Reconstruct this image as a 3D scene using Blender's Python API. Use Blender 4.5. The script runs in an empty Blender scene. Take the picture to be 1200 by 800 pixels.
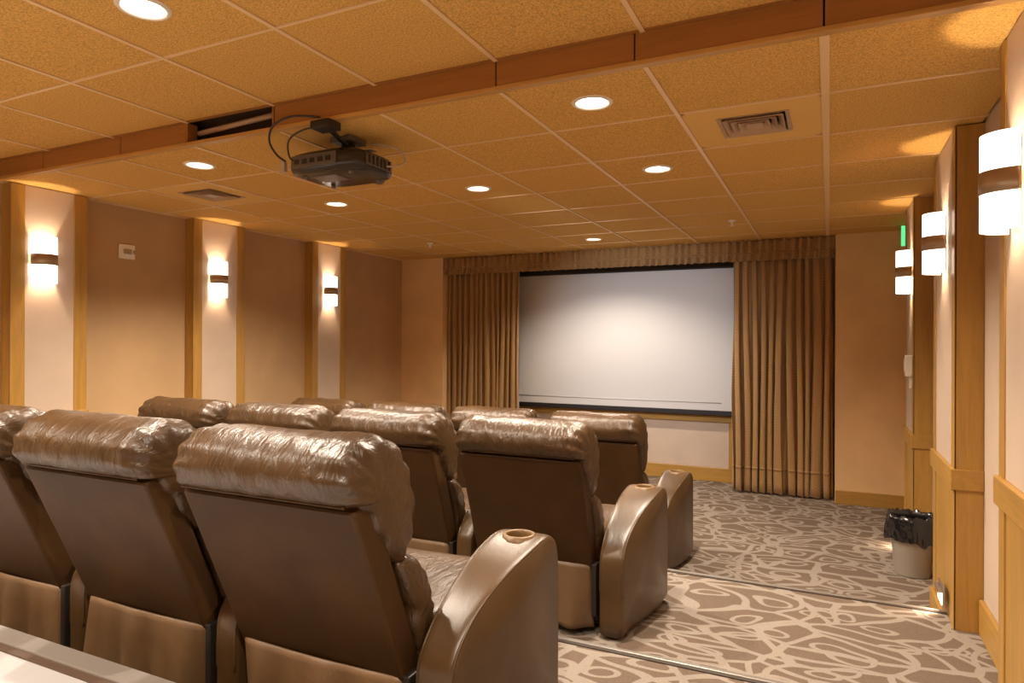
import bpy, bmesh, math, random
from mathutils import Vector, Matrix, noise
R = math.radians
scn = bpy.context.scene
col = scn.collection

# ------------------------------------------------------------------ camera, world, exposure
cam_d = bpy.data.cameras.new('camera')
cam_d.sensor_width = 36.0
cam_d.lens = 778.3 / 1200 * 36
cam_d.clip_start = 0.02
cam = bpy.data.objects.new('camera', cam_d)
cam.rotation_euler = (R(90.04), 0, R(25.55))
cam.rotation_euler = (cam.rotation_euler.to_matrix() @ Matrix.Rotation(R(0.23), 3, 'Z')).to_euler()
col.objects.link(cam)
scn.camera = cam
wd = bpy.data.worlds.new('world')
scn.world = wd
wd.use_nodes = True
wd.node_tree.nodes['Background'].inputs[0].default_value = (1.0, 0.85, 0.7, 1)
wd.node_tree.nodes['Background'].inputs[1].default_value = 0.05
scn.view_settings.view_transform = 'Standard'
scn.view_settings.look = 'None'
scn.view_settings.gamma = 1.0
scn.view_settings.use_curve_mapping = False
scn.view_settings.exposure = 1.58

DOWN_W = 64.0          # watts of one ceiling downlight
DOWN_COL = (1.0, 0.86, 0.70)
SCON_W = 3.4           # watts of each half of a wall sconce
SCON_COL = (1.0, 0.78, 0.56)

# ------------------------------------------------------------------ dimensions
CEIL = 1.038
CEIL_UP = 1.152
SOFF = 2.44
G = 0.6096
X0 = -0.019
FRONT = 7.07
BACK = 7.6
REAR = -2.2
WL = -4.95
FL = -4.85
WR = 0.655
FR = 0.535
Z3, Z2, Z1, Z0 = -1.53, -1.36, -1.245, -1.0
E1, E2, E0 = 3.99, 2.61, 1.31
AX0, AX1 = -4.335, 0.05

# ------------------------------------------------------------------ material helpers
def principled(name, color, rough=0.6, spec=0.5, metal=0.0, emit=None, estr=0.0, coat=0.0):
    m = bpy.data.materials.new(name)
    m.use_nodes = True
    b = m.node_tree.nodes['Principled BSDF']
    b.inputs['Base Color'].default_value = (*color, 1)
    b.inputs['Roughness'].default_value = rough
    b.inputs['Specular IOR Level'].default_value = spec
    b.inputs['Metallic'].default_value = metal
    b.inputs['Coat Weight'].default_value = coat
    if emit:
        b.inputs['Emission Color'].default_value = (*emit, 1)
        b.inputs['Emission Strength'].default_value = estr
    return m

def nodes(m):
    return m.node_tree.nodes, m.node_tree.links, m.node_tree.nodes['Principled BSDF']

def coords(m, scale=(1, 1, 1), kind='Object', rnd=False):
    n, l, b = nodes(m)
    t = n.new('ShaderNodeTexCoord')
    mp = n.new('ShaderNodeMapping')
    mp.inputs['Scale'].default_value = scale
    l.new(t.outputs[kind], mp.inputs['Vector'])
    if rnd:
        oi = n.new('ShaderNodeObjectInfo')
        mu = n.new('ShaderNodeMath'); mu.operation = 'MULTIPLY'; mu.inputs[1].default_value = 37.0
        cb = n.new('ShaderNodeCombineXYZ')
        l.new(oi.outputs['Random'], mu.inputs[0])
        for i in range(3):
            l.new(mu.outputs[0], cb.inputs[i])
        l.new(cb.outputs[0], mp.inputs['Location'])
    return mp.outputs[0]

def noise_tex(m, vec, scale, detail=3, rough=0.5, dist=0.0):
    n, l, b = nodes(m)
    t = n.new('ShaderNodeTexNoise')
    t.inputs['Scale'].default_value = scale
    t.inputs['Detail'].default_value = detail
    t.inputs['Roughness'].default_value = rough
    t.inputs['Distortion'].default_value = dist
    l.new(vec, t.inputs['Vector'])
    return t.outputs['Fac']

def ramp(m, fac, stops):
    n, l, b = nodes(m)
    r = n.new('ShaderNodeValToRGB')
    e = r.color_ramp.elements
    while len(e) < len(stops):
        e.new(0.5)
    for el, (p, c) in zip(e, stops):
        el.position = p
        el.color = (*c, 1)
    l.new(fac, r.inputs['Fac'])
    return r.outputs['Color']

def bump(m, fac, strength=0.3, dist=0.01, chain=None):
    n, l, b = nodes(m)
    bp = n.new('ShaderNodeBump')
    bp.inputs['Strength'].default_value = strength
    bp.inputs['Distance'].default_value = dist
    l.new(fac, bp.inputs['Height'])
    if chain:
        l.new(chain, bp.inputs['Normal'])
    l.new(bp.outputs[0], b.inputs['Normal'])
    return bp.outputs[0]

def mul(c, k):
    return tuple(v * k for v in c)

M = {}
def plaster(name, c, var=0.08):
    m = principled(name, c, 0.75, 0.3)
    v = coords(m)
    f = noise_tex(m, v, 2.5, 4)
    m.node_tree.links.new(ramp(m, f, [(0.3, mul(c, 1 - var)), (0.7, mul(c, 1 + var))]), nodes(m)[2].inputs['Base Color'])
    bump(m, noise_tex(m, v, 180, 3), 0.12, 0.002)
    return m
M['plaster'] = plaster('plaster_light', (0.58, 0.45, 0.345))
M['wall'] = plaster('wall_tan', (0.80, 0.53, 0.27))
M['panelwall'] = plaster('wall_fabric_tan', (0.54, 0.35, 0.18))
M['white'] = principled('white_plastic', (0.90, 0.84, 0.76), 0.45)

def wood(name, c, scale, dark=0.7, rough=0.38, rnd=True):
    m = principled(name, c, rough, 0.45)
    v = coords(m, scale, rnd=rnd)
    f = noise_tex(m, v, 1.0, 6, 0.62, 0.7)
    f2 = noise_tex(m, v, 6.0, 3, 0.5, 0.2)
    n, l, b = nodes(m)
    mx = n.new('ShaderNodeMath'); mx.operation = 'MULTIPLY_ADD'; mx.inputs[1].default_value = 0.35
    l.new(f2, mx.inputs[0]); 
    m2 = n.new('ShaderNodeMath'); m2.operation = 'MULTIPLY'; m2.inputs[1].default_value = 0.65
    l.new(f, m2.inputs[0]); l.new(m2.outputs[0], mx.inputs[2])
    l.new(ramp(m, mx.outputs[0], [(0.25, mul(c, dark)), (0.55, c), (0.8, mul(c, 1.2))]), b.inputs['Base Color'])
    bump(m, f2, 0.05, 0.002)
    return m
M['woodv'] = wood('wood_oak_vertical', (0.46, 0.25, 0.055), (22, 22, 1.6))
M['woodh'] = wood('wood_oak_horizontal_y', (0.46, 0.25, 0.055), (22, 1.6, 22))
M['woodx'] = wood('wood_oak_horizontal_x', (0.46, 0.25, 0.055), (1.6, 22, 22))
M['fascia'] = wood('wood_red_brown', (0.36, 0.150, 0.035), (1.2, 20, 20), 0.75)
M['lip'] = wood('wood_amber_lip', (0.52, 0.27, 0.07), (1.2, 20, 20), 0.85)

def ceiling_mat(name, c, speck):
    m = principled(name, c, 0.9, 0.15)
    n, l, b = nodes(m)
    v = coords(m, rnd=True)
    f = noise_tex(m, v, 150, 3, 0.7)
    l.new(ramp(m, f, [(0.34, mul(c, 1 - speck)), (0.52, c), (0.72, mul(c, 1 + speck * 0.7))]), b.inputs['Base Color'])
    bump(m, f, 0.6, 0.006)
    return m
M['tile'] = ceiling_mat('ceiling_tile_mineral', (0.74, 0.43, 0.12), 0.40)
M['tileplain'] = ceiling_mat('ceiling_panel_painted', (0.78, 0.49, 0.16), 0.04)
M['tbar'] = principled('ceiling_grid_metal', (0.80, 0.55, 0.29), 0.45, 0.5)

# carpet: pale strokes winding over a brown ground
def carpet():
    m = principled('carpet_swirl', (0.4, 0.3, 0.2), 0.95, 0.1)
    n, l, b = nodes(m)
    v = coords(m, (0.88, 1.35, 1))
    def math_(op, x, y=None, clamp=False):
        q = n.new('ShaderNodeMath'); q.operation = op; q.use_clamp = clamp
        for i, w in enumerate((x, y)):
            if w is None: continue
            if isinstance(w, (int, float)): q.inputs[i].default_value = w
            else: l.new(w, q.inputs[i])
        return q.outputs[0]
    wv = n.new('ShaderNodeTexNoise'); wv.inputs['Scale'].default_value = 2.2; wv.inputs['Detail'].default_value = 1.0
    l.new(v, wv.inputs['Vector'])
    sb = n.new('ShaderNodeVectorMath'); sb.operation = 'SUBTRACT'; sb.inputs[1].default_value = (0.5, 0.5, 0.5)
    l.new(wv.outputs['Color'], sb.inputs[0])
    sc_ = n.new('ShaderNodeVectorMath'); sc_.operation = 'SCALE'; sc_.inputs['Scale'].default_value = 0.36
    l.new(sb.outputs[0], sc_.inputs[0])
    av = n.new('ShaderNodeVectorMath'); av.operation = 'ADD'
    l.new(v, av.inputs[0]); l.new(sc_.outputs[0], av.inputs[1])
    flat = n.new('ShaderNodeVectorMath'); flat.operation = 'MULTIPLY'; flat.inputs[1].default_value = (1, 1, 0)
    l.new(av.outputs[0], flat.inputs[0])
    def vor(feat, scale):
        t = n.new('ShaderNodeTexVoronoi'); t.feature = feat; t.voronoi_dimensions = '2D'
        t.inputs['Scale'].default_value = scale
        l.new(flat.outputs[0], t.inputs['Vector'])
        return t
    def band(val, lo, hi):
        mr = n.new('ShaderNodeMapRange'); mr.inputs[1].default_value = lo; mr.inputs[2].default_value = hi
        mr.inputs[3].default_value = 1.0; mr.inputs[4].default_value = 0.0
        l.new(val, mr.inputs[0])
        return mr.outputs[0]
    e1 = band(vor('DISTANCE_TO_EDGE', 4.0).outputs['Distance'], 0.062, 0.078)
    f1 = vor('F1', 4.0).outputs['Distance']
    ring = band(math_('ABSOLUTE', math_('SUBTRACT', f1, 0.215)), 0.040, 0.054)
    e2 = band(vor('DISTANCE_TO_EDGE', 2.3).outputs['Distance'], 0.034, 0.044)
    fac = math_('MAXIMUM', math_('MAXIMUM', e1, ring), e2)
    fine = noise_tex(m, v, 260, 2, 0.7)
    pale = ramp(m, fine, [(0.3, (0.27, 0.225, 0.183)), (0.7, (0.375, 0.32, 0.268))])
    brown = ramp(m, fine, [(0.3, (0.14, 0.098, 0.071)), (0.7, (0.21, 0.154, 0.115))])
    mx = n.new('ShaderNodeMix'); mx.data_type = 'RGBA'
    l.new(fac, mx.inputs[0]); l.new(brown, mx.inputs[6]); l.new(pale, mx.inputs[7])
    l.new(mx.outputs[2], b.inputs['Base Color'])
    bump(m, fine, 0.5, 0.006)
    return m
M['carpet'] = carpet()
M['palefloor'] = plaster('pale_floor', (0.60, 0.60, 0.62), 0.04)
M['nosing'] = principled('aluminium_nosing', (0.42, 0.38, 0.34), 0.35, 0.5, 0.7)
M['brownstrip'] = principled('brown_edge_strip', (0.13, 0.08, 0.055), 0.6)
M['nosingdark'] = principled('dark_rubber', (0.05, 0.035, 0.025), 0.6)
M['greycurb'] = plaster('grey_curb', (0.27, 0.24, 0.215), 0.06)

def leather(name, c, rough, bscale=1.0, spec=0.6):
    m = principled(name, c, rough, spec)
    n, l, b = nodes(m)
    v = coords(m, rnd=True)
    f = noise_tex(m, v, 5, 4)
    l.new(ramp(m, f, [(0.3, mul(c, 0.8)), (0.7, mul(c, 1.2))]), b.inputs['Base Color'])
    vo = n.new('ShaderNodeTexVoronoi'); vo.inputs['Scale'].default_value = 420
    l.new(v, vo.inputs['Vector'])
    b1 = bump(m, vo.outputs['Distance'], 0.10, 0.002)
    if bscale > 0:
        v2 = coords(m, (2.2, 0.8, 0.8), rnd=True)
        bump(m, noise_tex(m, v2, 16, 3, 0.55, 1.2), 0.35 * bscale, 0.02, b1)
    return m
M['leather'] = leather('leather_brown_soft', (0.062, 0.030, 0.009), 0.37, 1.0)
M['leatherflat'] = leather('leather_brown_taut', (0.054, 0.025, 0.007), 0.52, 0.12, 0.2)
M['leatherarm'] = leather('leather_brown_arm', (0.082, 0.043, 0.015), 0.34, 0.10)
M['leatherflap'] = leather('leather_brown_flap', (0.160, 0.090, 0.040), 0.48, 0.2)
M['cup'] = principled('cup_liner', (0.17, 0.095, 0.035), 0.4)
M['dark'] = principled('dark_metal', (0.03, 0.025, 0.02), 0.45, 0.5, 0.3)

def fabric(name, c):
    m = principled(name, c, 0.8, 0.2)
    n, l, b = nodes(m)
    n_s = b.inputs.get('Sheen Weight')
    if n_s: n_s.default_value = 0.3
    v = coords(m, (1, 1, 1))
    ch = n.new('ShaderNodeTexChecker'); ch.inputs['Scale'].default_value = 70
    ch.inputs['Color1'].default_value = (*mul(c, 0.9), 1); ch.inputs['Color2'].default_value = (*mul(c, 1.12), 1)
    l.new(v, ch.inputs['Vector'])
    f = noise_tex(m, v, 300, 2)
    mx = n.new('ShaderNodeMix'); mx.data_type = 'RGBA'; mx.blend_type = 'MULTIPLY'; mx.inputs[0].default_value = 0.6
    l.new(ch.outputs['Color'], mx.inputs[6])
    l.new(ramp(m, f, [(0.3, (0.6, 0.6, 0.6)), (0.7, (1.1, 1.1, 1.1))]), mx.inputs[7])
    l.new(mx.outputs[2], b.inputs['Base Color'])
    bump(m, f, 0.3, 0.003)
    return m
M['curtain'] = fabric('curtain_brown', (0.42, 0.245, 0.095))
M['screen'] = principled('screen_white', (0.62, 0.595, 0.58), 0.85, 0.1)
M['black'] = principled('black_border', (0.012, 0.008, 0.008), 0.6)
M['projbody'] = principled('projector_plastic', (0.035, 0.026, 0.02), 0.22, 0.5)
M['projgrey'] = principled('projector_grey', (0.12, 0.10, 0.085), 0.3, 0.5)
M['lens'] = principled('lens_glass', (0.02, 0.02, 0.03), 0.05, 0.8)
M['cable'] = principled('cable_dark', (0.03, 0.02, 0.018), 0.4)
M['cablew'] = principled('cable_pale', (0.55, 0.45, 0.36), 0.5)
M['chrome'] = principled('brushed_steel', (0.62, 0.58, 0.53), 0.25, 0.5, 0.9)
M['bronze'] = principled('sconce_band_metal', (0.46, 0.33, 0.22), 0.35, 0.5, 0.6)
M['shade'] = principled('sconce_glass_lit', (0.9, 0.85, 0.75), 0.4, 0.4, emit=(1.0, 0.90, 0.76), estr=1.1)
M['lamp'] = principled('downlight_lamp_lit', (0.9, 0.9, 0.9), 0.4, 0.4, emit=(1.0, 0.94, 0.86), estr=6.0)
M['trimring'] = principled('downlight_trim', (0.80, 0.70, 0.58), 0.35)
M['binplastic'] = principled('bin_grey_plastic', (0.42, 0.37, 0.31), 0.45)
M['bag'] = principled('bin_bag_black', (0.008, 0.008, 0.010), 0.13, 0.8)
M['green'] = principled('exit_green_lit', (0.05, 0.4, 0.15), 0.4, emit=(0.08, 0.62, 0.22), estr=0.5)
M['steplight'] = principled('step_light_lens_lit', (0.9, 0.88, 0.8), 0.4, emit=(1.0, 0.92, 0.8), estr=1.2)
M['ventdark'] = principled('vent_cavity', (0.05, 0.028, 0.014), 0.8)
M['ventmetal'] = principled('vent_louvre', (0.50, 0.33, 0.20), 0.45)

# ------------------------------------------------------------------ object helpers
def link(name, me, mat=None, parent=None, loc=(0, 0, 0), rot=(0, 0, 0)):
    o = bpy.data.objects.new(name, me)
    col.objects.link(o)
    o.location = loc
    o.rotation_euler = rot
    if mat is not None and me is not None and not me.materials:
        me.materials.append(mat)
    if parent is not None:
        o.parent = parent
    return o

def empty(name, loc=(0, 0, 0), rot=(0, 0, 0)):
    o = link(name, None, None, None, loc, rot)
    o.empty_display_size = 0.1
    return o

def tag(o, label, cat, group=None):
    o['label'] = label
    o['category'] = cat
    if group:
        o['group'] = group
    return o

def struct(o):
    o['kind'] = 'structure'
    return o

def finish(bm, name, smooth=False):
    me = bpy.data.meshes.new(name)
    bmesh.ops.recalc_face_normals(bm, faces=bm.faces)
    bm.to_mesh(me)
    bm.free()
    if smooth:
        me.polygons.foreach_set('use_smooth', [True] * len(me.polygons))
    return me

def box_mesh(name, lo, hi, bev=0.0, seg=2):
    bm = bmesh.new()
    bmesh.ops.create_cube(bm, size=1)
    for v in bm.verts:
        v.co = Vector([lo[i] + (v.co[i] + 0.5) * (hi[i] - lo[i]) for i in range(3)])
    if bev > 0:
        bmesh.ops.bevel(bm, geom=list(bm.edges), offset=bev, segments=seg, affect='EDGES', profile=0.5)
    return finish(bm, name)

def box(name, lo, hi, mat, parent=None, bev=0.0, seg=2):
    return link(name, box_mesh(name, lo, hi, bev, seg), mat, parent)

def lathe_mesh(name, prof, seg=32, sx=1.0, sy=1.0, smooth=True, cap0=False, cap1=False):
    vs, fs = [], []
    for r, z in prof:
        for i in range(seg):
            a = 2 * math.pi * i / seg
            vs.append((r * math.cos(a) * sx, r * math.sin(a) * sy, z))
    for j in range(len(prof) - 1):
        for i in range(seg):
            k = (i + 1) % seg
            fs.append((j * seg + i, j * seg + k, (j + 1) * seg + k, (j + 1) * seg + i))
    if cap0:
        fs.append(tuple(reversed(range(seg))))
    if cap1:
        fs.append(tuple(range((len(prof) - 1) * seg, len(prof) * seg)))
    me = bpy.data.meshes.new(name)
    me.from_pydata(vs, [], fs)
    if smooth:
        me.polygons.foreach_set('use_smooth', [len(p.vertices) == 4 for p in me.polygons])
    return me

def catmull(pts, n, closed=False):
    out = []
    m = len(pts)
    segs = m if closed else m - 1
    for q in range(n):
        t = q / n * segs if closed else q / (n - 1) * segs
        i = min(int(t), segs - 1)
        f = t - i
        def g(k):
            return Vector(pts[k % m]) if closed else Vector(pts[max(0, min(m - 1, k))])
        a, b, c, d = g(i - 1), g(i), g(i + 1), g(i + 2)
        out.append(0.5 * ((2 * b) + (c - a) * f + (2 * a - 5 * b + 4 * c - d) * f * f + (3 * b - a - 3 * c + d) * f ** 3))
    return out

def tube_mesh(name, pts, r, seg=8, samples=24, closed=False, smooth_path=True):
    P = catmull(pts, samples, closed) if smooth_path else [Vector(p) for p in pts]
    n = len(P)
    vs, fs = [], []
    up = Vector((0, 0, 1))
    prev = None
    for i, p in enumerate(P):
        if closed:
            d = P[(i + 1) % n] - P[i - 1]
        else:
            d = P[min(i + 1, n - 1)] - P[max(i - 1, 0)]
        d = d.normalized() if d.length > 1e-9 else Vector((0, 0, 1))
        if prev is None:
            a = d.cross(up)
            if a.length < 0.05:
                a = d.cross(Vector((1, 0, 0)))
            a.normalize()
        else:
            a = prev - d * prev.dot(d)
            a.normalize()
        prev = a
        b = d.cross(a)
        for k in range(seg):
            t = 2 * math.pi * k / seg
            vs.append(p + (a * math.cos(t) + b * math.sin(t)) * r)
    rings = n if closed else n - 1
    for i in range(rings):
        j = (i + 1) % n
        for k in range(seg):
            k2 = (k + 1) % seg
            fs.append((i * seg + k, i * seg + k2, j * seg + k2, j * seg + k))
    if not closed:
        fs.append(tuple(reversed(range(seg))))
        fs.append(tuple(range((n - 1) * seg, n * seg)))
    me = bpy.data.meshes.new(name)
    me.from_pydata(vs, [], fs)
    me.polygons.foreach_set('use_smooth', [True] * len(me.polygons))
    return me

def pillow_mesh(name, prof, hw, er, kmin, M_=48, nx=28, wr=0.0, seed=0, gather=0.0, closed_curve=True, sag=0.0):
    """closed side profile (y,z) swept along x; shrinks towards its centre at both ends"""
    pr = catmull([Vector((p[0], p[1], 0)) for p in prof], M_, True) if closed_curve else [Vector((p[0], p[1], 0)) for p in prof]
    M_ = len(pr)
    c = sum(pr, Vector()) / M_
    vs, fs = [], []
    xs = []
    for i in range(nx):
        t = -1 + 2 * i / (nx - 1)
        # cluster samples towards the ends
        xs.append(hw * math.sin(t * math.pi / 2) * 0.55 + hw * t * 0.45)
    for x in xs:
        e = max(0.0, (abs(x) - (hw - er)) / er)
        k = kmin + (1 - kmin) * math.sqrt(max(0.0, 1 - e * e))
        for j, p in enumerate(pr):
            q = c + (p - c) * k
            co = Vector((x, q.x, q.y))
            if wr > 0:
                d = (p - c).normalized()
                nz = noise.noise(Vector((x * 6 + seed * 7.3, p.x * 7, p.y * 7 + seed)))
                nz2 = noise.noise(Vector((x * 22 + seed * 3.1 + p.y * 9, p.x * 5, p.y * 5)))
                amp = wr * (nz * 1.0 + nz2 * 0.55)
                if gather > 0:
                    g = math.exp(-(hw - abs(x)) / 0.07)
                    amp += gather * g * math.sin(j * 2 * math.pi / M_ * 13 + seed)
                co.y += d.x * amp
                co.z += d.y * amp
            if sag:
                co.z -= sag * (1 - math.cos(2 * math.pi * x / hw / 2)) * 0.5
            vs.append(co)
    for i in range(nx - 1):
        for j in range(M_):
            j2 = (j + 1) % M_
            fs.append((i * M_ + j, i * M_ + j2, (i + 1) * M_ + j2, (i + 1) * M_ + j))
    # caps: fan with slightly domed centre
    for side, base in ((-1, 0), (1, (nx - 1) * M_)):
        cv = len(vs)
        vs.append(Vector((side * (hw + er * 0.10), c.x, c.y)))
        for j in range(M_):
            j2 = (j + 1) % M_
            fs.append((base + j2, base + j, cv) if side < 0 else (base + j, base + j2, cv))
    bm = bmesh.new()
    bv = [bm.verts.new(v) for v in vs]
    for f in fs:
        bm.faces.new([bv[i] for i in f])
    return finish(bm, name, True)

def grid_mesh(name, nu, nv, fn, smooth=True):
    vs = [fn(i / (nu - 1), j / (nv - 1)) for i in range(nu) for j in range(nv)]
    fs = [(i * nv + j, (i + 1) * nv + j, (i + 1) * nv + j + 1, i * nv + j + 1) for i in range(nu - 1) for j in range(nv - 1)]
    me = bpy.data.meshes.new(name)
    me.from_pydata(vs, [], fs)
    if smooth:
        me.polygons.foreach_set('use_smooth', [True] * len(me.polygons))
    return me

def solid(o, t):
    md = o.modifiers.new('thickness', 'SOLIDIFY')
    md.thickness = t
    md.offset = 0

def spot(name, loc, direction, watts, color, angle, blend, size, parent=None):
    ld = bpy.data.lights.new(name, 'SPOT')
    ld.energy = watts
    ld.color = color
    ld.spot_size = R(angle)
    ld.spot_blend = blend
    ld.shadow_soft_size = size
    o = bpy.data.objects.new(name, ld)
    col.objects.link(o)
    o.location = loc
    o.rotation_euler = Vector(direction).to_track_quat('-Z', 'Y').to_euler()
    if parent is not None:
        o.parent = parent
    return o

# ================================================================== STRUCTURE
# ---- floors, risers and nosings
struct(box('floor', (WL - 0.2, E1 - 0.3, Z3 - 0.12), (WR + 0.2, BACK + 0.15, Z3), M['carpet']))
def platform(name, y0, y1, zt, zb, mat):
    o = struct(box(name, (WL - 0.12, y0, zb), (WR + 0.12, y1, zt), mat))
    return o
p2_ = platform('floor_2', E2 - 0.02, E1, Z2, Z3, M['carpet'])
p1_ = platform('floor_3', E0 - 0.02, E2, Z1, Z3, M['carpet'])
p0_ = platform('floor_4', REAR - 0.1, E0, Z0, Z3, M['palefloor'])
def nosing(parent, y, z):
    x1 = FR if y > 3 else WR
    box('nosing', (WL, y - 0.014, z + 0.0005), (x1, y + 0.010, z + 0.008), M['nosing'], parent, 0.003)
    box('nosing_strip', (WL, y - 0.034, z + 0.0005), (x1, y - 0.0145, z + 0.005), M['nosingdark'], parent, 0.001)
    box('nosing_lip', (WL, y + 0.0005, z - 0.030), (x1, y + 0.009, z), M['nosingdark'], parent)
nosing(p2_, E1, Z2)
nosing(p1_, E2, Z1)
box('curb', (WL, E0 - 0.065, Z0 + 0.0005), (WR, E0 + 0.008, Z0 + 0.012), M['greycurb'], p0_, 0.004)
box('dark_strip', (WL, E0 - 0.092, Z0 + 0.0005), (WR, E0 - 0.066, Z0 + 0.006), M['brownstrip'], p0_)
box('curb_riser', (WL, E0 + 0.0005, Z1), (WR, E0 + 0.010, Z0), M['carpet'], p0_)

# ---- walls
struct(box('wall_left', (WL - 0.12, REAR - 0.1, Z3 - 0.1), (WL, FRONT, CEIL_UP + 0.15), M['panelwall']))
struct(box('wall_right', (WR, REAR - 0.1, Z3 - 0.1), (WR + 0.12, FRONT, CEIL_UP + 0.15), M['plaster']))
struct(box('wall_rear', (WL - 0.12, REAR - 0.22, Z3 - 0.1), (WR + 0.12, REAR - 0.1, CEIL_UP + 0.15), M['wall']))
wf = struct(box('wall_front', (WL - 0.12, BACK, Z3 - 0.1), (WR + 0.12, BACK + 0.12, CEIL_UP), M['plaster']))
box('return_wall', (WL - 0.12, FRONT, Z3 - 0.1), (AX0, BACK, CEIL_UP), M['wall'], wf)
box('return_wall', (AX1, FRONT, Z3 - 0.1), (WR + 0.12, BACK, CEIL_UP), M['wall'], wf)
# trim under the screen
t = struct(empty('trim_7'))
box('rail', (AX0, BACK - 0.03, -0.875), (AX1, BACK, -0.80), M['woodx'], t, 0.004)
box('stile', (-0.99, BACK - 0.028, -1.38), (-0.93, BACK - 0.001, -0.876), M['woodv'], t, 0.003)
b_ = struct(empty('baseboard_front'))
box('board', (AX0, BACK - 0.03, Z3), (AX1, BACK, -1.38), M['woodx'], b_, 0.004)
box('board', (AX1 + 0.003, FRONT - 0.022, Z3), (WR, FRONT, Z3 + 0.13), M['woodx'], b_, 0.004)
box('board', (WL, FRONT - 0.022, Z3), (AX0 - 0.003, FRONT, Z3 + 0.13), M['woodx'], b_, 0.004)
b_ = struct(empty('baseboard_left'))
for y0, y1, z in ((3.01, 3.90, Z2), (4.45, 5.33, Z3), (5.86, FRONT - 0.03, Z3)):
    box('board', (WL, y0, z), (WL + 0.02, y1, z + 0.13), M['woodh'], b_, 0.004)
b_ = struct(empty('baseboard_right'))
for y0, y1, z in ((2.84, 3.75, Z2), (4.45, 5.47, Z3), (6.05, FRONT - 0.03, Z3)):
    box('board', (WR - 0.02, y0, z), (WR, y1, z + 0.165), M['woodh'], b_, 0.004)

# ---- pilasters: wooden sides, plaster face between two stiles, panelled foot
def pilaster(name, side, y0, y1, zf, zrail, tw=0.075):
    e = struct(empty(name))
    if side > 0:
        f, w = FR, WR
    else:
        f, w = FL, WL
    s = -side                       # outward direction of the face along x
    def bx(n, a, b, ya, yb, za, zb, mat, bev=0.003):
        return box(n, (min(a, b), ya, za), (max(a, b), yb, zb), mat, e, bev)
    top = CEIL - 0.002
    # core and its two wooden cheeks
    bx('core', w, f - s * 0.012, y0 + 0.012, y1 - 0.012, zf, top, M['woodv'], 0)
    bx('cheek', w, f - s * 0.001, y0, y0 + 0.0115, zf, top, M['woodv'])
    bx('cheek', w, f - s * 0.001, y1 - 0.0115, y1, zf, top, M['woodv'])
    # face
    bx('stile', f - s * 0.0115, f, y0, y0 + tw, zf + 0.166, top, M['woodv'])
    bx('stile', f - s * 0.0115, f, y1 - tw, y1, zf + 0.166, top, M['woodv'])
    bx('plaster_panel', f - s * 0.0115, f - s * 0.005, y0 + tw + 0.001, y1 - tw - 0.001, zrail + 0.001, top, M['plaster'], 0.001)
    # rail that wraps face and cheeks
    bx('rail', w, f + s * 0.014, y0 - 0.012, y1 + 0.012, zrail - 0.098, zrail, M['woodh'], 0.004)
    bx('wainscot_panel', f - s * 0.0115, f - s * 0.006, y0 + tw + 0.001, y1 - tw - 0.001, zf + 0.166, zrail - 0.099, M['woodv'], 0.001)
    bx('base_block', w, f + s * 0.014, y0 - 0.012, y1 + 0.012, zf, zf + 0.165, M['woodh'], 0.004)
    # raised frame on the cheek that faces the rows behind
    return e
pilaster('trim_1', -1, 2.51, 3.01, Z2, -0.50, 0.09)
pilaster('trim_2', -1, 3.90, 4.45, Z2 - 0.19, -0.60, 0.09)
pilaster('trim_3', -1, 5.33, 5.86, Z3, -0.65, 0.09)
pilaster('trim_4', 1, 2.25, 2.83, Z2, -0.46)
pilaster('trim_5', 1, 3.76, 4.45, Z2 - 0.19, -0.596)
pilaster('trim_6', 1, 5.48, 6.05, Z3, -0.645)

# ---- ceiling: slab above, tiles, grid bars
ce = struct(box('ceiling', (WL - 0.12, REAR - 0.2, CEIL_UP + 0.06), (WR + 0.12, BACK + 0.12, CEIL_UP + 0.15), M['tileplain']))
DOWN = [(2, 0, 'l'), (2, 2, 'l'), (4, 2, 'l'), (6, 2, 'l'), (6, 0, 'l'), (4, 6, 'l'), (4, -2, 'u')]
REARDOWN = [(1, -4), (5, -4), (8, -4)]  # unseen downlights added behind the camera to light the chair backs
for k, j in REARDOWN:
    DOWN.append((k, j, 'u'))
VENTS = [(1, 1), (7, 1)]
TH = 0.016
def col_x(k):
    return X0 - k * G
xs_edges = [WR] + [col_x(k) for k in range(0, 9) if col_x(k) > WL + 0.05] + [WL]
NCOL = len(xs_edges) - 1
bar_half = 0.0095
def tile_solid(w, d):
    return box_mesh('ceiling_tile', (-w / 2, -d / 2, 0), (w / 2, d / 2, TH), 0.004, 1)
def tile_hole(w, d, hole, circle=True, seg=32):
    bm = bmesh.new()
    ring_o, ring_i, top_o, top_i = [], [], [], []
    for i in range(seg):
        a = 2 * math.pi * (i + 0.5) / seg
        ca, sa = math.cos(a), math.sin(a)
        k = 1 / max(abs(ca), abs(sa))
        ox, oy = ca * k * w / 2, sa * k * d / 2
        if circle:
            ix, iy = ca * hole, sa * hole
        else:
            ix, iy = ca * k * hole, sa * k * hole
        ring_o.append(bm.verts.new((ox, oy, 0))); ring_i.append(bm.verts.new((ix, iy, 0)))
        top_o.append(bm.verts.new((ox, oy, TH))); top_i.append(bm.verts.new((ix, iy, TH)))
    for i in range(seg):
        n = (i + 1) % seg
        bm.faces.new((ring_o[i], ring_o[n], ring_i[n], ring_i[i]))
        bm.faces.new((top_o[i], top_i[i], top_i[n], top_o[n]))
        bm.faces.new((ring_i[i], ring_i[n], top_i[n], top_i[i]))
        bm.faces.new((ring_o[i], top_o[i], top_o[n], ring_o[n]))
    # square corners
    return finish(bm, 'ceiling_tile')
tile_cache = {}
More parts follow.
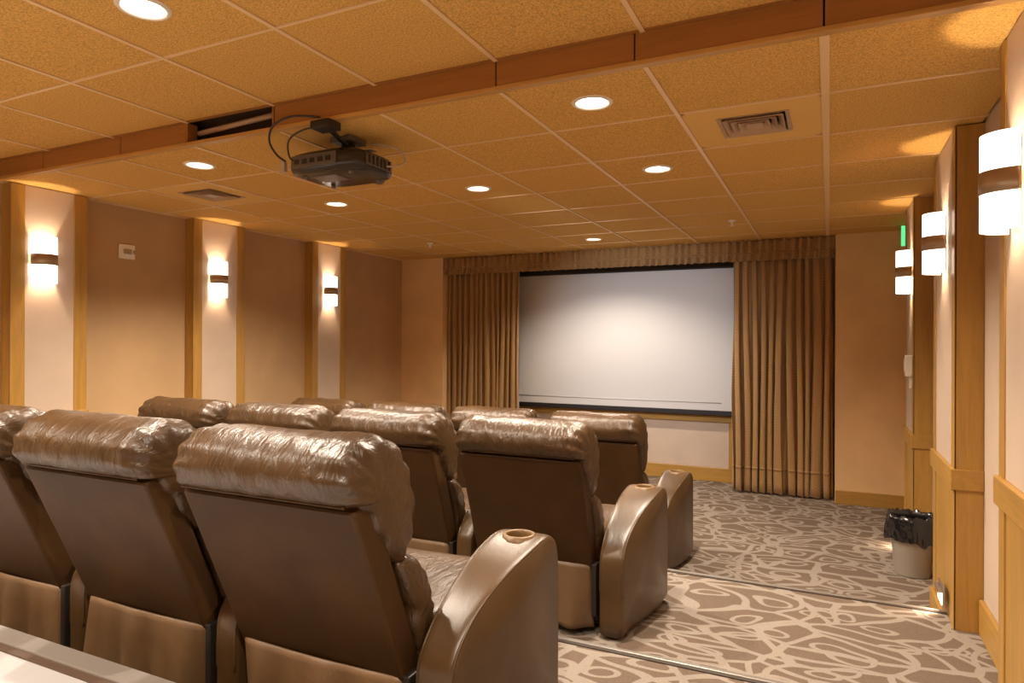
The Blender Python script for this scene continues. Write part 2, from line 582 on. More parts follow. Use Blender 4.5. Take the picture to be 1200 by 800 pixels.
def tile_obj(cx, cy, w, d, z, kind):
    key = (round(w, 3), round(d, 3), kind)
    if key not in tile_cache:
        if kind == 'solid':
            me = tile_solid(w, d); me.materials.append(M['tile'])
        elif kind == 'down':
            me = tile_hole(w, d, 0.079, True, 36); me.materials.append(M['tile'])
        else:
            me = tile_hole(w, d, 0.150, False, 40); me.materials.append(M['tileplain'])
        tile_cache[key] = me
    o = link('ceiling_tile', tile_cache[key], None, ce, (cx, cy, z + 0.003))
    rr = random.Random(int(cx * 1000) * 7 + int(cy * 1000))
    o.rotation_euler = (rr.uniform(-0.0015, 0.0015), rr.uniform(-0.0015, 0.0015), 0)
random.seed(4)
lower_y = [SOFF + 0.012] + [SOFF + G * j for j in range(1, 9) if SOFF + G * j < BACK - 0.05] + [BACK]
upper_y = [SOFF - 0.012] + [SOFF - G * j for j in range(1, 8)] + [REAR - 0.1]
def down_kind(k, j, lvl):
    return any(a == k and b == j and c == lvl for a, b, c in DOWN)
for lvl, ys, z in (('l', lower_y, CEIL), ('u', upper_y, CEIL_UP)):
    for r in range(len(ys) - 1):
        ya, yb = sorted((ys[r], ys[r + 1]))
        for cidx in range(NCOL):
            xa, xb = xs_edges[cidx + 1], xs_edges[cidx]
            k = cidx            # column index: 0 is the strip by the right wall
            j = r if lvl == 'l' else -(r + 1)
            kind = 'solid'
            if lvl == 'l' and (k, j) in VENTS:
                kind = 'vent'
            if down_kind(k, j, lvl):
                kind = 'down'
            tile_obj((xa + xb) / 2, (ya + yb) / 2, xb - xa - 0.014, yb - ya - 0.009, z, kind)
    for k in range(0, 9):
        x = col_x(k)
        if x < WL + 0.05:
            continue
        hw = 0.016 if k == 0 else bar_half
        box('main_runner', (x - hw, min(ys), z - 0.003), (x + hw, max(ys), z + 0.012), M['tbar'], ce)
    for y in ys[1:-1]:
        box('cross_tee', (WL, y - bar_half * 0.7, z - 0.001), (WR, y + bar_half * 0.7, z + 0.011), M['tbar'], ce)
# wall angle strips
box('wall_angle', (WL, SOFF + 0.02, CEIL - 0.003), (WL + 0.02, FRONT, CEIL + 0.010), M['tbar'], ce)

# ---- soffit fascia between the two ceiling heights: boards, lip, open slot
so = struct(empty('trim_8'))
SL0, SL1 = -3.07, -2.47
cuts = [WL, -4.35, -3.62, SL0 - 0.012, None, SL1 + 0.012, -1.24, -0.66, -0.02, WR]
prev = cuts[0]
for cpt in cuts[1:]:
    if cpt is None:
        prev = None
        continue
    if prev is not None:
        box('fascia_board', (prev + 0.003, SOFF - 0.010, CEIL + 0.012), (cpt - 0.003, SOFF + 0.010, CEIL_UP + 0.001), M['fascia'], so, 0.002)
    prev = cpt
box('edge_angle', (WL, SOFF - 0.030, CEIL_UP - 0.002), (WR, SOFF - 0.0105, CEIL_UP + 0.010), M['fascia'], so)
box('backing', (WL, SOFF + 0.10, CEIL + 0.03), (WR, SOFF + 0.11, CEIL_UP + 0.06), M['ventdark'], so)
box('fascia_lip', (WL, SOFF - 0.016, CEIL - 0.008), (WR, SOFF + 0.022, CEIL + 0.011), M['lip'], so, 0.003)
box('slot_jamb', (SL0 - 0.011, SOFF - 0.012, CEIL + 0.012), (SL0, SOFF + 0.05, CEIL_UP), M['fascia'], so)
box('slot_jamb', (SL1, SOFF - 0.012, CEIL + 0.012), (SL1 + 0.011, SOFF + 0.05, CEIL_UP), M['fascia'], so)
link('slot_tube', tube_mesh('slot_tube', [(SL0 + 0.02, SOFF + 0.045, CEIL + 0.07), (SL1 - 0.02, SOFF + 0.045, CEIL + 0.095)], 0.014, 10, 2, False, False), M['ventmetal'], so)

# ================================================================== SCREEN, CURTAINS
sc = empty('projection_screen', (-2.19, 7.50, -0.76))
tag(sc, 'large white projection screen with black borders hanging on the front wall', 'screen')
SWH = 1.295
box('screen_fabric', (-SWH, -0.004, 0.02), (SWH, 0.004, 1.57), M['screen'], sc)
box('housing', (-SWH - 0.05, -0.04, 1.57), (SWH + 0.05, 0.05, 1.66), M['black'], sc, 0.01)
box('weight_bar', (-SWH - 0.01, -0.014, -0.035), (SWH + 0.01, 0.014, 0.02), M['black'], sc, 0.006)
link('hem', tube_mesh('hem', [(-SWH + 0.01, -0.005, 0.105), (SWH - 0.16, -0.005, 0.105)], 0.006, 8, 2, False, False), M['screen'], sc)

def curtain(name, x0, x1, y, ztop, zbot, folds, seed, label):
    e = empty(name, ((x0 + x1) / 2, y, zbot))
    tag(e, label, 'curtain', 'pleated brown curtains beside the screen')
    rr = random.Random(seed)
    amps = [rr.uniform(0.6, 1.3) for _ in range(folds + 3)]
    shifts = [rr.uniform(-0.35, 0.35) for _ in range(folds + 3)]
    w = x1 - x0
    def fn(a, b):
        # b: 0 top .. 1 bottom
        ph = a * folds
        i = int(ph); fr = ph - i
        sh = shifts[i] * (1 - fr) + shifts[i + 1] * fr
        am = amps[i] * (1 - fr) + amps[i + 1] * fr
        ph2 = ph + sh * (0.3 + 0.9 * b) + 0.10 * math.sin(b * 5 + i)
        k = 0.056 * am * (0.75 + 0.35 * b)
        s = abs(math.sin(ph2 * math.pi))
        yy = k * (2 * s ** 0.6 - 1)
        xx = -w / 2 + w * a + 0.012 * math.sin(ph2 * 4 * math.pi + 1.0) * (0.5 + b)
        zz = (ztop - zbot) * (1 - b) + (0.008 * math.sin(ph2 * 2 * math.pi) if b > 0.98 else 0)
        return (xx, -yy, zz)
    o = link('drape', grid_mesh('drape', folds * 14, 26, fn), M['curtain'], e)
    solid(o, 0.004)
    def hem(a, b):
        p = fn(a, 0.895 + 0.01 * b)
        return (p[0], p[1] - 0.003, p[2])
    ho = link('hem', grid_mesh('hem', folds * 14, 2, hem), M['curtain'], e)
    solid(ho, 0.006)
    return e
curtain('curtain', AX0 + 0.012, -3.36, 7.205, 0.92, Z3 + 0.015, 13, 3, 'brown pleated curtain hanging at the left end of the screen')
curtain('curtain', -0.90, AX1 - 0.03, 7.205, 0.92, Z3 + 0.015, 11, 8, 'brown pleated curtain hanging at the right end of the screen')

va = empty('curtain_valance', ((AX0 + AX1) / 2, 7.105, 0.80))
tag(va, 'gathered brown fabric valance running along the ceiling above the screen', 'valance')
def valance_fn(z0, z1, amp0, amp1, n, seed):
    w = AX1 - AX0 - 0.02
    rr = random.Random(seed)
    js = [rr.uniform(0.55, 1.35) for _ in range(n + 3)]
    def fn(a, b):
        ph = a * n
        i = int(ph); fr = ph - i
        am = (js[i] * (1 - fr) + js[i + 1] * fr) * (amp0 * (1 - b) + amp1 * b)
        s = math.sin(ph * 2 * math.pi + 0.8 * math.sin(i * 1.7))
        zz = z1 + (z0 - z1) * b + 0.008 * math.sin(ph * 2 * math.pi * 1.0 + i) * (1 if b in (0.0,) else 0.2)
        return (-w / 2 + w * a, -am * s - 0.01, zz)
    return fn
o = link('heading', grid_mesh('heading', 900, 6, valance_fn(0.105, 0.236, 0.026, 0.012, 56, 1)), M['curtain'], va); solid(o, 0.004)
o = link('frill', grid_mesh('frill', 900, 7, valance_fn(0.028, 0.108, 0.014, 0.034, 56, 2)), M['curtain'], va); solid(o, 0.004)
o = link('band', tube_mesh('band', [(-2.19, -0.012, 0.106), (2.19, -0.012, 0.106)], 0.009, 8, 2, False, False), M['curtain'], va)

# ================================================================== RECLINERS
HW = 0.33       # half the seat
MIDW = 0.10      # shared arm
ENDW = 0.19      # end arm
PITCH = 2 * HW + MIDW
head_prof = [(-0.185, 0.825), (-0.240, 0.850), (-0.262, 0.900), (-0.245, 0.955), (-0.19, 0.995), (-0.11, 1.005), (-0.03, 0.98), (0.03, 0.915), (0.060, 0.81), (0.055, 0.70), (0.015, 0.635), (-0.055, 0.66), (-0.12, 0.74)]
lumb_prof = [(-0.025, 0.650), (0.045, 0.655), (0.105, 0.59), (0.138, 0.49), (0.132, 0.40), (0.10, 0.345), (0.072, 0.37), (0.025, 0.50)]
seat_prof = [(0.06, 0.37), (0.10, 0.455), (0.25, 0.475), (0.45, 0.485), (0.58, 0.475), (0.635, 0.42), (0.62, 0.35), (0.50, 0.30), (0.25, 0.29), (0.10, 0.30)]
foot_prof = [(0.56, 0.345), (0.61, 0.34), (0.635, 0.25), (0.625, 0.12), (0.59, 0.06), (0.54, 0.08), (0.53, 0.2)]
def arm_profile(n=64):
    pts = [(0.0, 0.02), (0.0, 0.20), (0.004, 0.345), (0.03, 0.405), (0.09, 0.465), (0.18, 0.525), (0.28, 0.572), (0.37, 0.600), (0.46, 0.615), (0.53, 0.610), (0.575, 0.578), (0.592, 0.52), (0.598, 0.40), (0.600, 0.02)]
    dense = []
    top = catmull([(p[0], p[1], 0) for p in pts[1:-1]], n)
    dense.append(Vector((0.0, 0.02, 0)))
    dense.append(Vector((0.0, 0.08, 0)))
    dense.append(Vector((0.0, 0.14, 0)))
    dense += top
    for z in (0.3, 0.2, 0.1):
        dense.append(Vector((0.599, z, 0)))
    dense.append(Vector((0.600, 0.02, 0)))
    for y in (0.5, 0.4, 0.3, 0.2, 0.1):
        dense.append(Vector((y, 0.02, 0)))
    return [(p.x, p.y) for p in dense]
ARMP = arm_profile()
def flare(x, y, w):
    # the end arm is slim at the rear and widens outwards towards the front
    t = min(1.0, max(0.0, y / 0.46))
    t = t * t * (3 - 2 * t)
    return -w / 2 + (x + w / 2) * (0.62 + 0.38 * t)
def arm_mesh(name, w):
    me = pillow_mesh(name, ARMP, w / 2, 0.034, 0.93, nx=15, closed_curve=False, wr=0.0022, seed=int(w * 1000))
    if w > 0.15:
        for v in me.vertices:
            v.co.x = flare(v.co.x, v.co.y, w)
    # cup hole
    base = bpy.data.objects.new('tmp_arm', me)
    cut = bpy.data.objects.new('tmp_cut', lathe_mesh('tmp_cut', [(0.043 if w > 0.15 else 0.0345, 0.53), (0.043 if w > 0.15 else 0.0345, 0.70)], 32, cap0=True, cap1=True))
    col.objects.link(base); col.objects.link(cut)
    cut.location = (0, 0.47, 0)
    md = base.modifiers.new('b', 'BOOLEAN'); md.object = cut; md.operation = 'DIFFERENCE'; md.solver = 'EXACT'
    bpy.context.view_layer.update()
    dg = bpy.context.evaluated_depsgraph_get()
    out = bpy.data.meshes.new_from_object(base.evaluated_get(dg))
    out.name = name
    bpy.data.objects.remove(base); bpy.data.objects.remove(cut)
    return out
CH = {}
for v in range(3):
    CH['head', v] = pillow_mesh('headrest', head_prof, HW - 0.010, 0.07, 0.62, 72, 64, 0.008, v * 3 + 1, 0.0075)
    CH['lumb', v] = pillow_mesh('lumbar_cushion', lumb_prof, HW - 0.012, 0.06, 0.72, 48, 40, 0.008, v * 5 + 2, 0.006)
    CH['seat', v] = pillow_mesh('seat_cushion', seat_prof, HW - 0.010, 0.05, 0.85, 44, 24, 0.006, v + 11)
for n_ in ('head', 'lumb', 'seat'):
    for v in range(3):
        CH[n_, v].materials.append(M['leather'])
CH['foot'] = pillow_mesh('footrest', foot_prof, HW - 0.006, 0.04, 0.9, 36, 18, 0.004, 5); CH['foot'].materials.append(M['leather'])
CH['arm_mid'] = arm_mesh('armrest', MIDW - 0.006); CH['arm_mid'].materials.clear(); CH['arm_mid'].materials.append(M['leatherarm'])
CH['arm_end'] = arm_mesh('armrest', ENDW); CH['arm_end'].materials.clear(); CH['arm_end'].materials.append(M['leatherarm'])
CH['cup'] = lathe_mesh('cup_holder', [(0.0, 0.545), (0.040, 0.545), (0.0405, 0.60), (0.0405, 0.616), (0.045, 0.621), (0.053, 0.619), (0.058, 0.608)], 32)
CH['cup'].materials.append(M['cup'])
def piping(w):
    k = 0.972
    c = (0.3, 0.31)
    pts = []
    for (y, z) in ARMP[3:-8]:
        yy = c[0] + (y - c[0]) * k
        pts.append((flare(w, yy, ENDW) if abs(w) > 0.06 else w, yy, c[1] + (z - c[1]) * k + 0.002))
    return pts
def piping_mesh(w):
    me = tube_mesh('piping', piping(w), 0.0042, 6, 0, False, False)
    me.materials.append(M['leatherarm'])
    return me
CH['pip_end'] = {s: piping_mesh(s * (ENDW / 2 - 0.010)) for s in (-1, 1)}
CH['pip_mid'] = {s: piping_mesh(s * (MIDW / 2 - 0.012)) for s in (-1, 1)}
# tilted rear board
def back_panel():
    bm = bmesh.new()
    bmesh.ops.create_cube(bm, size=1)
    w, L, th = 0.606, 0.615, 0.085
    for v in bm.verts:
        v.co = Vector((v.co.x * w, v.co.y * th, v.co.z * L))
    bmesh.ops.bevel(bm, geom=list(bm.edges), offset=0.014, segments=3, affect='EDGES', profile=0.6)
    ang = math.atan2(0.245, 0.57)
    Mx = Matrix.Translation((0, -0.055, 0.560)) @ Matrix.Rotation(ang, 4, 'X')
    bmesh.ops.transform(bm, matrix=Mx, verts=bm.verts)
    me = finish(bm, 'back_panel')
    return me
CH['panel'] = back_panel(); CH['panel'].materials.append(M['leatherflat'])
CH['seam'] = tube_mesh('seam', [(-0.285, -0.228, 0.842), (0.285, -0.228, 0.842)], 0.005, 6, 2, False, False); CH['seam'].materials.append(M['leatherflat'])
def flap(v):
    rr = random.Random(v)
    ph = rr.uniform(0, 6)
    def fn(a, b):
        x = -0.300 + 0.600 * a
        edge = min(a, 1 - a)
        fold = 0.020 * math.sin(a * 17 + ph) + 0.016 * math.sin(a * 29 + ph * 2)
        y = -0.004 - (0.006 + fold) * b - 0.012 * math.sin(a * math.pi) + 0.02 * math.exp(-edge / 0.02)
        z = 0.335 - 0.295 * b + (-0.012 * math.exp(-edge / 0.03) if b < 0.05 else 0) + 0.006 * math.sin(a * 3 + ph) * b
        return (x, y, z)
    me = grid_mesh('rear_flap', 60, 14, fn)
    me.materials.append(M['leatherflap'])
    return me
CH['flap'] = [flap(v) for v in range(3)]
CH['body'] = box_mesh('seat_base', (-HW + 0.012, 0.045, 0.06), (HW - 0.012, 0.57, 0.30), 0.01); CH['body'].materials.append(M['dark'])
CH['mech'] = box_mesh('recline_bracket', (HW - 0.030, -0.004, 0.10), (HW - 0.008, 0.05, 0.34), 0.004); CH['mech'].materials.append(M['dark'])

def armrest(parent, x, end):
    a = link('armrest', CH['arm_end' if end else 'arm_mid'], None, parent, (x, 0, 0))
    cu = link('cup_holder', CH['cup'], None, a, (0, 0.47, 0))
    if not end:
        cu.scale = (0.78, 0.78, 1)
    for s in (-1, 1):
        link('piping', CH['pip_end' if end else 'pip_mid'][s], None, a)
def recliner(x, y, z, v, first, last, label, group, tilt=0.0, tall=1.0):
    e = empty('recliner_chair', (x, y, z))
    tag(e, label, 'recliner', group)
    pv = Vector((0, 0.02, 0.32))
    rot = Matrix.Rotation(R(tilt), 3, 'X')
    loc = pv - rot @ Vector((0, pv.y, pv.z * tall))
    for nm, me in (('back_panel', CH['panel']), ('seam', CH['seam']), ('headrest', CH['head', v]), ('lumbar_cushion', CH['lumb', v])):
        o = link(nm, me, None, e, loc, (R(tilt), 0, 0))
        o.scale = (1, 1, tall)
    link('seat_cushion', CH['seat', v], None, e)
    link('footrest', CH['foot'], None, e)
    link('seat_base', CH['body'], None, e)
    fo = link('rear_flap', CH['flap'][v], None, e); solid(fo, 0.006)
    link('recline_bracket', CH['mech'], None, e)
    if first:
        armrest(e, HW + ENDW / 2 + 0.002, True)
    if last:
        armrest(e, -HW - ENDW / 2 - 0.002, True)
    else:
        armrest(e, -HW - MIDW / 2, False)
    return e
rows = [('rear row nearest the camera', -0.82, 1.50, Z1, 3, 4, 'recliners in the rear row'),
        ('middle row', -0.765, 2.92, Z2, 4, 4, 'recliners in the middle row'),
        ('front row facing the screen', -0.88, 4.28, Z3, 4, 4, 'recliners in the front row')]
LAB = {
    (0, 0): 'brown leather recliner nearest the camera, at the aisle end of the rear row',
    (0, 1): 'brown leather recliner second from the aisle in the rear row',
    (0, 2): 'brown leather recliner cut by the left edge of the photo in the rear row',
    (1, 0): 'brown leather recliner at the aisle end of the middle row',
    (1, 1): 'brown leather recliner second from the aisle in the middle row',
    (1, 2): 'brown leather recliner third from the aisle in the middle row, only headrest showing',
    (1, 3): 'brown leather recliner at the far left end of the middle row, headrest showing',
    (2, 0): 'brown leather recliner at the aisle end of the front row',
    (2, 1): 'brown leather recliner second from the aisle in the front row, headrest below screen',
    (2, 2): 'brown leather recliner third from the aisle in the front row, below left curtain',
    (2, 3): 'brown leather recliner at the left end of the front row, sliver of headrest',
}
for r, (nm, xo, y, z, n, full, grp) in enumerate(rows):
    for i in range(n):
        recliner(xo - ENDW - HW - i * PITCH, y, z, (i + r) % 3, i == 0, i == full - 1, LAB[r, i], grp, (0, -4, -7)[r], (1.0, 0.985, 1.065)[r])

# ================================================================== PROJECTOR
pj = empty('ceiling_projector', (-2.28, 2.72, 0.84))
tag(pj, 'black projector hanging under the edge of the lower ceiling', 'projector')
def proj_body():
    bm = bmesh.new()
    n = 48
    rings = [(0.80, 0.0), (0.95, 0.012), (1.0, 0.035), (1.0, 0.07), (0.95, 0.098), (0.80, 0.112)]
    loops = []
    for k, z in rings:
        lp = []
        for i in range(n):
            a = 2 * math.pi * i / n
            ca, sa = math.cos(a), math.sin(a)
            p = 4.0
            rx = (abs(ca) ** (2 / p)) * (1 if ca >= 0 else -1) * 0.235 * k
            ry = (abs(sa) ** (2 / p)) * (1 if sa >= 0 else -1) * 0.185 * k
            lp.append(bm.verts.new((rx, ry, z)))
        loops.append(lp)
    for a, b in zip(loops, loops[1:]):
        for i in range(n):
            j = (i + 1) % n
            bm.faces.new((a[i], a[j], b[j], b[i]))
    bm.faces.new(list(reversed(loops[0]))); bm.faces.new(loops[-1])
    return finish(bm, 'body', True)
pb = link('body', proj_body(), M['projbody'], pj)
box('control_panel', (-0.12, -0.10, -0.004), (0.04, 0.02, 0.002), M['projgrey'], pb, 0.002)
box('side_grille', (0.228, -0.10, 0.03), (0.240, 0.10, 0.085), M['projgrey'], pb, 0.004)
for i in range(6):
    box('grille_slat', (0.2405, -0.09 + i * 0.032, 0.036), (0.244, -0.078 + i * 0.032, 0.079), M['projbody'], pb)
box('rear_panel', (-0.16, -0.193, 0.025), (0.12, -0.183, 0.085), M['projgrey'], pb, 0.003)
for i in range(5):
    box('port', (-0.14 + i * 0.05, -0.197, 0.04), (-0.11 + i * 0.05, -0.192, 0.065), M['dark'], pb, 0.002)
def oriented_lathe(name, prof, mat, parent, loc, rot):
    return link(name, lathe_mesh(name, prof, 24), mat, parent, loc, rot)
oriented_lathe('lens_barrel', [(0.048, 0.0), (0.048, 0.05), (0.040, 0.05), (0.036, 0.035)], M['projgrey'], pj, (0.08, 0.165, 0.056), (R(-90), 0, 0))
oriented_lathe('lens', [(0.036, 0.036), (0.025, 0.043), (0.0005, 0.046)], M['lens'], pj, (0.08, 0.165, 0.056), (R(-90), 0, 0))
for sx_ in (-1, 1):
    for sy_ in (-1, 1):
        oriented_lathe('adjuster_foot', [(0.0005, -0.010), (0.012, -0.010), (0.012, 0.004)], M['projgrey'], pj, (0.15 * sx_, 0.11 * sy_, 0.0), (0, 0, 0))
mt = box('mount_plate', (-0.06, -0.10, 0.114), (0.14, 0.08, 0.126), M['dark'], pj, 0.003)
for q in ((-0.05, -0.09), (0.13, -0.09), (-0.05, 0.07), (0.13, 0.07)):
    link('mount_arm', tube_mesh('mount_arm', [(0.04, -0.01, 0.13), ((q[0] + 0.04) / 2, (q[1] - 0.01) / 2, 0.135), (q[0], q[1], 0.112)], 0.007, 8, 6), M['dark'], pj)
box('mount_neck', (0.02, -0.03, 0.126), (0.07, 0.02, 0.17), M['dark'], pj, 0.004)
box('mount_bracket', (0.09, -0.335, 0.150), (0.20, -0.245, 0.188), M['dark'], pj, 0.004)
link('mount_rail', tube_mesh('mount_rail', [(0.045, -0.005, 0.160), (0.145, -0.29, 0.168)], 0.012, 10, 2, False, False), M['dark'], pj)
box('ceiling_plate', (-0.02, -0.07, 0.170), (0.11, 0.06, 0.197), M['projgrey'], pj, 0.004)
link('cable', tube_mesh('cable', [(0.11, -0.29, 0.215), (-0.02, -0.33, 0.225), (-0.14, -0.33, 0.20), (-0.22, -0.28, 0.15), (-0.235, -0.22, 0.10), (-0.20, -0.19, 0.065)], 0.0055, 8, 30), M['cable'], pj)
link('cable', tube_mesh('cable', [(0.12, -0.28, 0.17), (0.02, -0.30, 0.165), (-0.10, -0.27, 0.14), (-0.16, -0.21, 0.09), (-0.15, -0.19, 0.06)], 0.0045, 8, 24), M['cable'], pj)
link('cable', tube_mesh('cable', [(0.244, 0.05, 0.05), (0.28, 0.10, 0.06), (0.30, 0.14, 0.10), (0.27, 0.10, 0.15), (0.16, 0.03, 0.17)], 0.005, 8, 24), M['cablew'], pj)
box('label_tag', (0.15, -0.05, 0.115), (0.22, 0.0, 0.118), M['cablew'], pj)
box('cable_plug', (-0.250, -0.175, 0.02), (-0.225, -0.150, 0.075), M['cablew'], pj, 0.004)

# ================================================================== LIGHTS OF THE ROOM
def sconce(side, y, z, label):
    f = FR if side > 0 else FL
    s = -side
    e = empty('wall_sconce', (f, y, z))
    e.rotation_euler = (0, 0, R(180) if side > 0 else 0)
    tag(e, label, 'wall lamp', 'half round wall sconces on the pilasters')
    r = 0.076
    def halfcyl(nm, rad, z0, z1, depth=1.25):
        def fn(a, b):
            t = -math.pi / 2 + math.pi * a
            return (max(0.004, rad * depth * math.cos(t)), rad * math.sin(t), z0 + (z1 - z0) * b)
        return grid_mesh(nm, 25, 2, fn)
    o = link('glass_shade', halfcyl('glass_shade', r, 0.035, 0.155), M['shade'], e); solid(o, 0.004)
    o = link('glass_shade', halfcyl('glass_shade', r, -0.155, -0.035), M['shade'], e); solid(o, 0.004)
    o = link('metal_band', halfcyl('metal_band', r + 0.003, -0.036, 0.036), M['bronze'], e); solid(o, 0.004)
    box('back_plate', (0.0005, -0.05, -0.14), (0.006, 0.05, 0.14), M['bronze'], e, 0.002)
    spot('lamp_up', (0.052, 0, 0.005), (0, 0, 1), SCON_W, SCON_COL, 150, 0.2, 0.012, e)
    spot('lamp_down', (0.052, 0, -0.005), (0, 0, -1), SCON_W, SCON_COL, 150, 0.2, 0.012, e)
    return e
sconce(-1, 2.71, 0.545, 'lit half round sconce on the left wall nearest the camera')
sconce(-1, 4.14, 0.535, 'lit half round sconce on the left wall between the two tan wall panels')
sconce(-1, 5.58, 0.535, 'lit half round sconce on the left wall nearest the screen')
sconce(1, 2.60, 0.515, 'lit half round sconce on the right wall cut by the photo edge')
sconce(1, 4.08, 0.52, 'lit half round sconce on the right wall, middle of the three')
sconce(1, 5.62, 0.52, 'lit half round sconce on the right wall nearest the screen')

DL_LABEL = {
    (2, 0, 'l'): 'round lit downlight closest to the projector side of the right ceiling vent, near the soffit',
    (2, 2, 'l'): 'round lit downlight in the second row, nearest the right wall',
    (4, 2, 'l'): 'round lit downlight in the second row, right of the projector',
    (6, 2, 'l'): 'round lit downlight in the second row, just below and left of the projector',
    (6, 0, 'l'): 'round lit downlight near the left ceiling vent and the soffit',
    (4, 6, 'l'): 'small distant lit downlight just in front of the valance',
    (1, -4, 'u'): 'round unseen downlight added behind the camera, nearest the right wall',
    (5, -4, 'u'): 'round unseen downlight added behind the camera, middle of the rear ceiling',
    (8, -4, 'u'): 'round unseen downlight added behind the camera, nearest the left wall',
    (4, -2, 'u'): 'round lit downlight in the higher rear ceiling at the top left',
}
def downlight(k, j, lvl):
    ys, z = (lower_y, CEIL) if lvl == 'l' else (upper_y, CEIL_UP)
    r = j if lvl == 'l' else -j - 1
    cx = (xs_edges[k] + xs_edges[k + 1]) / 2
    cy = (ys[r] + ys[r + 1]) / 2
    e = empty('ceiling_downlight', (cx, cy, z))
    tag(e, DL_LABEL.get((k, j, lvl), 'round unseen downlight added in the rear ceiling behind the camera'), 'downlight', 'round ceiling downlights')
    link('trim_ring', lathe_mesh('trim_ring', [(0.070, 0.004), (0.074, -0.004), (0.084, -0.004), (0.090, 0.0025)], 40), M['trimring'], e)
    link('reflector', lathe_mesh('reflector', [(0.071, 0.002), (0.060, 0.030)], 40), M['trimring'], e)
    link('lamp', lathe_mesh('lamp', [(0.0605, 0.029), (0.0005, 0.022)], 40), M['lamp'], e)
    spot('lamp_light', (0, 0, 0.010), (0, 0, -1), DOWN_W, DOWN_COL, 140, 0.6, 0.05, e)
for d in DOWN:
    downlight(*d)

# ---- square ceiling diffusers
def vent(k, j, label):
    cx = (xs_edges[k] + xs_edges[k + 1]) / 2
    cy = (lower_y[j] + lower_y[j + 1]) / 2
    e = empty('ceiling_vent', (cx, cy, CEIL))
    tag(e, label, 'vent', 'square ceiling air diffusers')
    box('cavity', (-0.150, -0.150, 0.050), (0.150, 0.150, 0.056), M['ventdark'], e)
    def sq(r0, z0, r1, z1):
        vs = [(a * r0, b * r0, z0) for a, b in ((-1, -1), (1, -1), (1, 1), (-1, 1))] + [(a * r1, b * r1, z1) for a, b in ((-1, -1), (1, -1), (1, 1), (-1, 1))]
        me = bpy.data.meshes.new('louvre')
        me.from_pydata(vs, [], [(i, (i + 1) % 4, 4 + (i + 1) % 4, 4 + i) for i in range(4)])
        return me
    for nm, a in (('frame', (0.158, 0.0, 0.140, 0.004)), ('louvre', (0.132, -0.008, 0.104, 0.022)), ('louvre', (0.100, -0.008, 0.072, 0.022)), ('louvre', (0.068, -0.008, 0.042, 0.020))):
        o = link(nm, sq(*a), M['ventmetal'], e); solid(o, 0.003)
    box('centre_plate', (-0.036, -0.036, -0.006), (0.036, 0.036, -0.002), M['ventmetal'], e)
vent(1, 1, 'square ceiling air diffuser near the right wall')
vent(7, 1, 'square ceiling air diffuser near the left wall sconces')

# ---- sprinklers
def sprinkler(x, y, label):
    e = empty('fire_sprinkler', (x, y, CEIL))
    tag(e, label, 'sprinkler', 'ceiling fire sprinklers')
    link('escutcheon', lathe_mesh('escutcheon', [(0.034, 0.003), (0.032, -0.008), (0.012, -0.014)], 24), M['white'], e)
    link('stem', lathe_mesh('stem', [(0.010, -0.010), (0.010, -0.040)], 12), M['white'], e)
    link('deflector', lathe_mesh('deflector', [(0.0005, -0.040), (0.020, -0.041), (0.020, -0.045), (0.0005, -0.046)], 20), M['white'], e)
sprinkler(-3.81, 5.95, 'small white fire sprinkler on the ceiling above the left curtain')
sprinkler(-0.75, 5.90, 'small white fire sprinkler on the ceiling above the right curtain')

# ---- wall plates
a = empty('alarm_plate', (WL, 3.37, 0.69))
tag(a, 'small white square alarm plate high on the left wall', 'alarm')
box('plate', (0.0005, -0.065, -0.055), (0.018, 0.065, 0.055), M['white'], a, 0.004)
box('strobe_lens', (0.018, -0.035, -0.022), (0.034, 0.030, 0.020), M['chrome'], a, 0.006)
box('side_clip', (0.018, 0.045, -0.015), (0.024, 0.060, 0.015), M['chrome'], a, 0.002)

tb = empty('control_box', (FR, 5.53, -0.16))
tag(tb, 'small white control box on the right pilaster nearest the screen', 'wall box')
box('case', (-0.045, -0.035, -0.075), (-0.0005, 0.035, 0.075), M['white'], tb, 0.006)
box('cover', (-0.050, -0.026, -0.045), (-0.0455, 0.026, 0.05), M['white'], tb, 0.003)
box('conduit', (-0.018, -0.010, -0.16), (-0.0005, 0.010, -0.076), M['white'], tb, 0.003)

sp = empty('switch_plate', (WR, 3.37, 0.39))
tag(sp, 'pale switch plate on the right wall below the nearest sconce', 'switch')
box('plate', (-0.008, -0.038, -0.06), (-0.0005, 0.038, 0.06), M['white'], sp, 0.003)
box('rocker', (-0.013, -0.016, -0.032), (-0.0085, 0.016, 0.032), M['white'], sp, 0.002)

ex = empty('exit_sign', (WR, 6.62, 0.93))
tag(ex, 'green lit exit sign projecting from the right wall by the ceiling', 'sign')
box('mount', (-0.03, -0.02, -0.02), (-0.0005, 0.02, 0.085), M['white'], ex, 0.004)
box('sign_panel', (-0.100, -0.006, -0.09), (-0.031, 0.006, 0.085), M['green'], ex, 0.002)

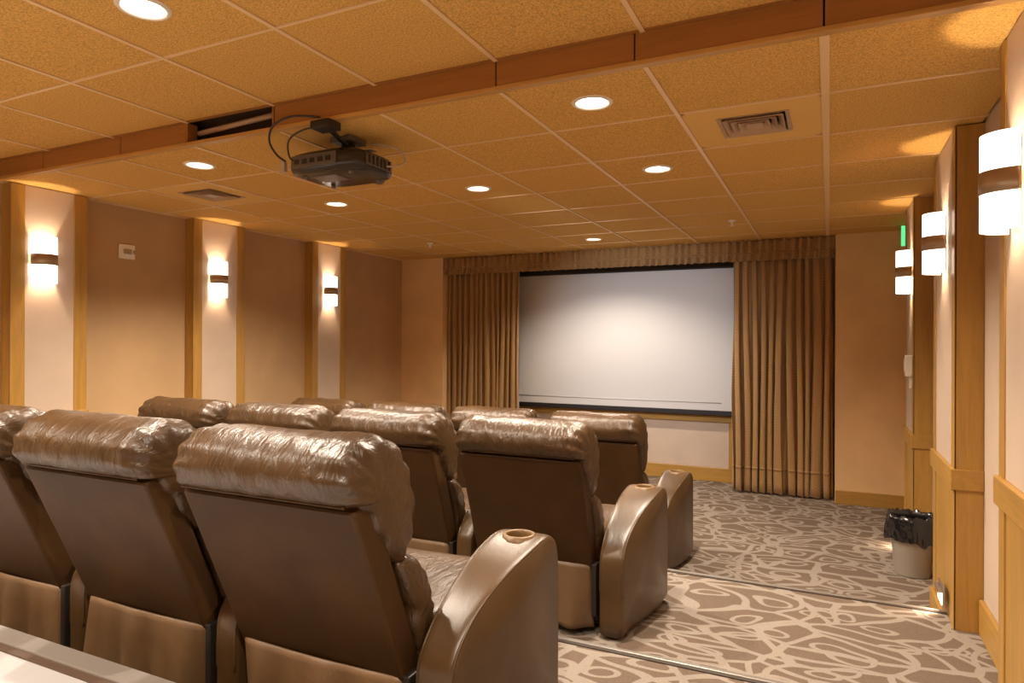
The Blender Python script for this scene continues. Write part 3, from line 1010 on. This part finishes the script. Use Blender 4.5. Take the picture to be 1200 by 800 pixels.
def step_light(y, z, label):
    e = empty('step_light', (FR - 0.014, y, z))
    tag(e, label, 'step light', 'aisle step lights on the right wall')
    box('plate', (-0.010, -0.078, -0.056), (-0.0005, 0.078, 0.056), M['chrome'], e, 0.003)
    box('lens', (-0.013, -0.062, -0.040), (-0.0105, 0.062, 0.018), M['steplight'], e, 0.001)
    box('hood', (-0.030, -0.068, 0.022), (-0.0105, 0.068, 0.034), M['chrome'], e, 0.003)
    spot('lamp_light', (-0.03, 0, -0.005), (-0.75, 0, -0.65), 1.2, SCON_COL, 120, 0.7, 0.02, e)
step_light(2.62, Z2 + 0.095, 'steel step light low on the right pilaster cut by the photo edge')
step_light(3.98, Z2 + 0.095, 'steel step light low on the right pilaster beside the step')
step_light(5.75, Z3 + 0.085, 'steel step light low on the right pilaster behind the bin')

# ---- waste bin with liner
bn = empty('waste_bin', (0.50, 5.12, Z3))
tag(bn, 'grey plastic waste bin with black liner by the right wall', 'bin')
link('bucket', lathe_mesh('bucket', [(0.0005, 0.004), (0.100, 0.002), (0.106, 0.010), (0.134, 0.365), (0.140, 0.372), (0.136, 0.376), (0.130, 0.368), (0.102, 0.014), (0.0005, 0.012)], 40, 1.0, 0.92), M['binplastic'], bn)
def bag(a, b):
    t = a * 2 * math.pi
    # b 0 inside bottom -> 0.5 rim -> 1 overhang hem
    path = [(0.085, 0.22), (0.115, 0.33), (0.124, 0.385), (0.138, 0.405), (0.150, 0.380), (0.152, 0.31), (0.150, 0.235)]
    q = b * (len(path) - 1)
    i = min(int(q), len(path) - 2); f = q - i
    r = path[i][0] * (1 - f) + path[i + 1][0] * f
    z = path[i][1] * (1 - f) + path[i + 1][1] * f
    w = max(0, (b - 0.35)) / 0.65
    cs, sn_ = math.cos(t), math.sin(t)
    nz = noise.noise(Vector((cs * 4, sn_ * 4, z * 9))) * 0.030 * w + noise.noise(Vector((cs * 11, sn_ * 11, z * 22))) * 0.026 * w
    nz = max(nz, -0.004)
    z2 = z + (noise.noise(Vector((cs * 2.5, sn_ * 2.5, 3.0))) * 0.045 * w if b > 0.6 else noise.noise(Vector((cs * 6, sn_ * 6, 1.0))) * 0.02 * (1 if b > 0.4 else 0))
    return ((r + nz) * cs, (r + nz) * sn_ * 0.93, z2)
o = link('liner_bag', grid_mesh('liner_bag', 90, 22, bag), M['bag'], bn)

# ---- light thrown by the projector onto the screen
spot('projector_beam', (-2.20, 2.95, 0.895), Vector((-1.80, 7.5, -0.12)) - Vector((-2.20, 2.95, 0.895)), 120, (0.78, 0.88, 1.0), 42, 1.0, 0.02)
